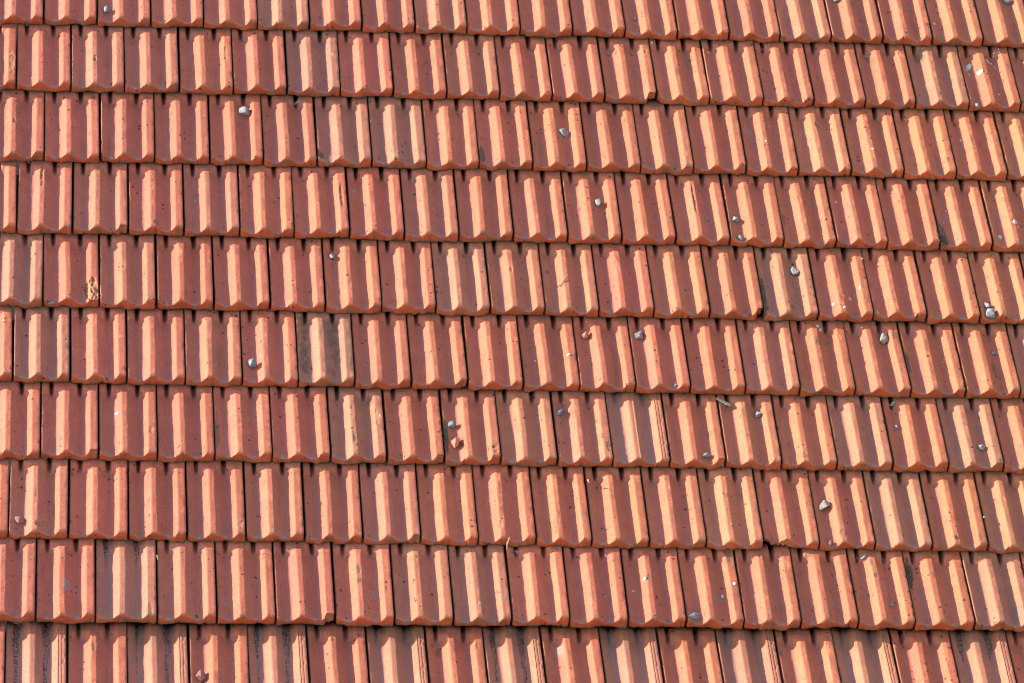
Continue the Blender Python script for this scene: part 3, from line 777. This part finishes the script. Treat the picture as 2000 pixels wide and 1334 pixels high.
# moss and rubble lodged in the broken places
def moss(px, py, sx, sy, seed, label):
    rs = random.Random(seed)
    x, y, z, k = spot(px, py)
    bm = bmesh.new()
    for i in range(46):
        a = rs.random() * 6.283; q = math.sqrt(rs.random())
        cx = x + math.cos(a) * q * sx * .5 * PXW; cy = y + math.sin(a) * q * sy * .5 * PXW / .8
        cz = min(surf(cx, cy)[0], z + .03) - .005
        r_ = rs.uniform(.006, .016) * W
        ret = bmesh.ops.create_icosphere(bm, subdivisions=1, radius=r_)
        for v in ret['verts']:
            v.co = Vector((v.co.x * rs.uniform(.8, 1.3), v.co.y * rs.uniform(.8, 1.3), v.co.z * rs.uniform(.6, 1.1))) + Vector((cx, cy, cz)) * W
    me = bpy.data.meshes.new('moss_clump'); bm.to_mesh(me); bm.free(); me.materials.append(M['moss'])
    ob = bpy.data.objects.new('moss_clump', me); COL.objects.link(ob); ob.matrix_world = ROOF.copy()
    ob['label'] = label; ob['category'] = 'moss'
moss(1842, 470, 18, 26, 1, 'dark moss filling the broken lower left corner of a fourth row tile')
moss(1489, 575, 6, 60, 2, 'dark crumbly moss in the open joint left of the olive fifth row tile')
moss(1776, 1125, 9, 44, 3, 'brown moss in the long edge break of a ninth row tile')
moss(868, 855, 6, 44, 4, 'dark moss lining the joint beside the triangular shard')

# ------------------------------------------------------------------ labels of the tiles
ROWN = ['top', 'second', 'third', 'fourth', 'fifth', 'sixth', 'seventh', 'eighth', 'ninth', 'bottom']
NTH = ['leftmost', 'second', 'third', 'fourth', 'fifth', 'sixth', 'seventh', 'eighth', 'ninth', 'tenth', 'eleventh', 'twelfth']
SPECIAL = {
 (0,2): 'red tile holding a round blue-grey pebble, third from the left in the top row',
 (0,12): 'red tile with a tiny dark shard in its trough, top row right of the middle',
 (0,17): 'red tile with a thin white stone sliver on it, top row right half',
 (1,0): 'partly seen tile with a big flaked spall, left end of the second row',
 (1,4): 'red tile with a narrow scar along its right roll, second row left part',
 (1,6): 'olive-stained tile in the left half of the second row',
 (1,12): 'red tile with its lower right corner broken off, second row',
 (1,13): 'red tile with two dark pits, right beside the broken-cornered one in the second row',
 (1,18): 'olive-brown weathered tile just left of the white-spattered one, second row',
 (1,19): 'tile spattered with white bird droppings at the right of the second row',
 (2,0): 'partly seen tile with a scalloped flaking roll, left end of the third row',
 (2,4): 'red tile carrying the pale angular stone, third row left half',
 (2,5): 'red tile with a bluish stone wedged over its head, third row',
 (2,6): 'olive tile with a pale scab on its middle roll, third row',
 (2,7): 'olive tile immediately right of the one with the pale scab, third row',
 (2,10): 'red tile carrying the flat blue-grey stone, middle of the third row',
 (2,16): 'orange-red tile with a white dropping low on its middle, third row right',
 (3,1): 'pinkish red tile with a ragged middle roll, second in the fourth row',
 (3,2): 'tan tile with a chipped lower right corner, third in the fourth row',
 (3,6): 'red tile with a long vertical scar on its right roll, fourth row',
 (3,11): 'red tile carrying the rough pale oblong stone, fourth row',
 (3,12): 'red tile with yellowish scuffed right roll, just right of the oblong stone',
 (3,13): 'red tile with a ragged torn middle roll, fourth row',
 (3,14): 'red tile carrying two small grey stones, fourth row',
 (3,18): 'tile whose lower left corner is broken and mossy, fourth row right',
 (3,19): 'orange-brown tile with round white spots, right end of the fourth row',
 (4,1): 'pinkish tile with a shell-shaped break at its lower right corner, fifth row',
 (4,6): 'red tile with one small light grey pebble, fifth row',
 (4,8): 'olive-brown tile in the middle of the fifth row',
 (4,10): 'tan tile crossed by a thin dark twig, fifth row',
 (4,11): 'red tile with a pale scab at its upper right, fifth row',
 (4,13): 'tile with a bitten-off lower right corner over a dark gap, fifth row',
 (4,14): 'olive tile carrying a pale grey stone, fifth row',
 (4,15): 'red tile dotted with several white droppings, fifth row',
 (4,16): 'red tile with one bright white dropping near its tail, fifth row',
 (4,18): 'tile with two crumbly grey stones at its lower left, right end of the fifth row',
 (5,1): 'olive-green stained tile at the left of the sixth row',
 (5,5): 'red tile carrying a blue-grey stone, next left of the black-stained tile',
 (5,6): 'tile with black mossy stains and a yellowish roll, sixth row',
 (5,10): 'red tile with a small white mark low on its right roll, sixth row',
 (5,11): 'red tile carrying a brick red clay lump, sixth row',
 (5,12): 'red tile carrying the large smooth oval pebble, sixth row',
 (5,15): 'orange-red tile with a brown scar and white spots at its head, sixth row',
 (5,16): 'red tile carrying the largest cream-grey stone, sixth row',
 (5,18): 'red tile with a dark pitted scar and tiny pebble, right end of the sixth row',
 (6,1): 'tile with a rounded broken lower right corner, left end of the seventh row',
 (6,2): 'red tile with a white fleck on its middle roll, third in the seventh row',
 (6,6): 'olive tile pocked with brown pits, seventh row',
 (6,8): 'tile carrying a grey stone above a red triangular shard, seventh row',
 (6,9): 'tan tile immediately right of the one with the triangular shard, seventh row',
 (6,10): 'red tile carrying a dark layered stone, left neighbour of the grooved tile',
 (6,11): 'smooth pinkish tile with grooved rolls and grey streaked troughs, seventh row',
 (6,12): 'red pitted tile right beside the grooved one, small stone at its tail',
 (6,13): 'tile with a dry grass blade at its head and a grey stone, seventh row',
 (6,15): 'greenish tan tile at the right of the seventh row',
 (6,16): 'red tile with two little pebbles along its left side, seventh row',
 (6,17): 'olive tile carrying a whitish stone, right end of the seventh row',
 (7,1): 'tile holding a flat brown shard, left end of the eighth row',
 (7,12): 'orange tile with a scuffed pale mark near its head, eighth row',
 (7,14): 'red tile with its tail edge broken away slantwise at the lower left, eighth row',
 (7,15): 'red tile carrying an angular off-white stone, eighth row',
 (7,16): 'greenish tan tile just right of the one with the off-white stone, eighth row',
 (8,1): 'red tile with a grey smear on its middle, second in the ninth row',
 (8,2): 'smooth pale purplish tile with thin black drips, ninth row',
 (8,6): 'red tile with two dark chips on its middle roll, ninth row',
 (8,5): 'red tile with a rounded broken lower right corner, ninth row left half',
 (8,8): 'olive-tan tile right under the yellow straw, ninth row',
 (8,10): 'red tile with a thin pale splinter in its trough, ninth row',
 (8,11): 'red tile with a dark nick on its roll, left of the spotted stone-bearing tile',
 (8,12): 'spotted tile with a flat grey stone at its tail, ninth row',
 (8,15): 'red tile with a pale wedge-shaped stone at its head, ninth row',
 (8,16): 'tile with a long dark break along its left edge, ninth row',
 (8,17): 'tan tile with a greenish black stain by its lower right, end of the ninth row',
 (9,1): 'smooth brown tile with black speckled troughs and grooved roll, bottom row left end',
 (9,3): 'smooth grooved tile with a small scratched mark, second smooth one in the bottom row',
 (9,4): 'red tile carrying a thick brown shard, bottom row',
 (9,5): 'smooth grooved dark-dripped tile right of the one with the brown shard, bottom row',
 (9,7): 'clean smooth grooved tile with rusty streaks, bottom row left of the middle',
 (9,9): 'smooth grooved tile with one heavy black moss streak, middle of the bottom row',
 (9,11): 'smooth tile with whitish grey runs in both troughs, bottom row',
 (9,13): 'smooth brown tile with a short curl mark, bottom row right of the middle',
 (9,15): 'smooth brown-streaked grooved tile, second smooth one from the right, bottom row',
 (9,17): 'smooth grooved tile with black wedge stains at its head, bottom row right end',
 (9,10): 'red tile with a round pale lichen patch on its middle roll, bottom row',
 (9,16): 'red tile with cracked scratches on its right roll, bottom row right end',
}
COLN = {RED: 'plain red', TAN: 'tan-tinged red', OLIVE: 'olive-stained', ORANGE: 'orange-red', SMOOTH: 'smooth brown', MOSSY: 'black-stained'}
for (r, k), T in TILES.items():
    n = max(kk for (rr, kk) in TILES if rr == r) + 1
    ob = T['ob']
    lab = SPECIAL.get((r, k))
    if lab is None:
        c = COLN[T['fam']]
        if k == 0: lab = f'{c} clay tile cut by the left edge of the view, {ROWN[r]} row'
        elif k == n - 1: lab = f'{c} clay tile cut by the right edge of the view, {ROWN[r]} row'
        elif k < n / 2: lab = f'{c} clay tile, {NTH[k]} from the left in the {ROWN[r]} row'
        else: lab = f'{c} clay tile, {NTH[n-1-k] if n-1-k > 0 else "last"} from the right in the {ROWN[r]} row'
    ob['label'] = lab; ob['category'] = 'roof tile'
    ob['group'] = 'ridged clay roof tiles laid in rows'; ob['kind'] = 'thing'

# ------------------------------------------------------------------ roof under the tiles
def slab(name, x0, x1, y0, y1, z0, z1, mat):
    me = bpy.data.meshes.new(name)
    v = [(x, y, z) for z in (z0, z1) for y in (y0, y1) for x in (x0, x1)]
    me.from_pydata([Vector(p) * W for p in v], [], [(0, 2, 3, 1), (4, 5, 7, 6), (0, 1, 5, 4), (1, 3, 7, 5), (3, 2, 6, 7), (2, 0, 4, 6)])
    me.materials.append(M[mat])
    ob = bpy.data.objects.new(name, me); COL.objects.link(ob); ob.matrix_world = ROOF.copy()
    return ob
d = slab('roof_deck', -13, 13, -11.5, 10.5, -.75, -.42, 'deck')
d['kind'] = 'structure'

me = bpy.data.meshes.new('ground')
me.from_pydata([(-300, -300, 0), (300, -300, 0), (300, 300, 0), (-300, 300, 0)], [], [(0, 1, 2, 3)])  # unseen ground, added to bounce warm sunlight onto the shaded lips
me.materials.append(simple('dry_yard', (0.30, 0.24, 0.17), (0.40, 0.33, 0.25), 2.0))
g = bpy.data.objects.new('ground', me); COL.objects.link(g); g['kind'] = 'structure'
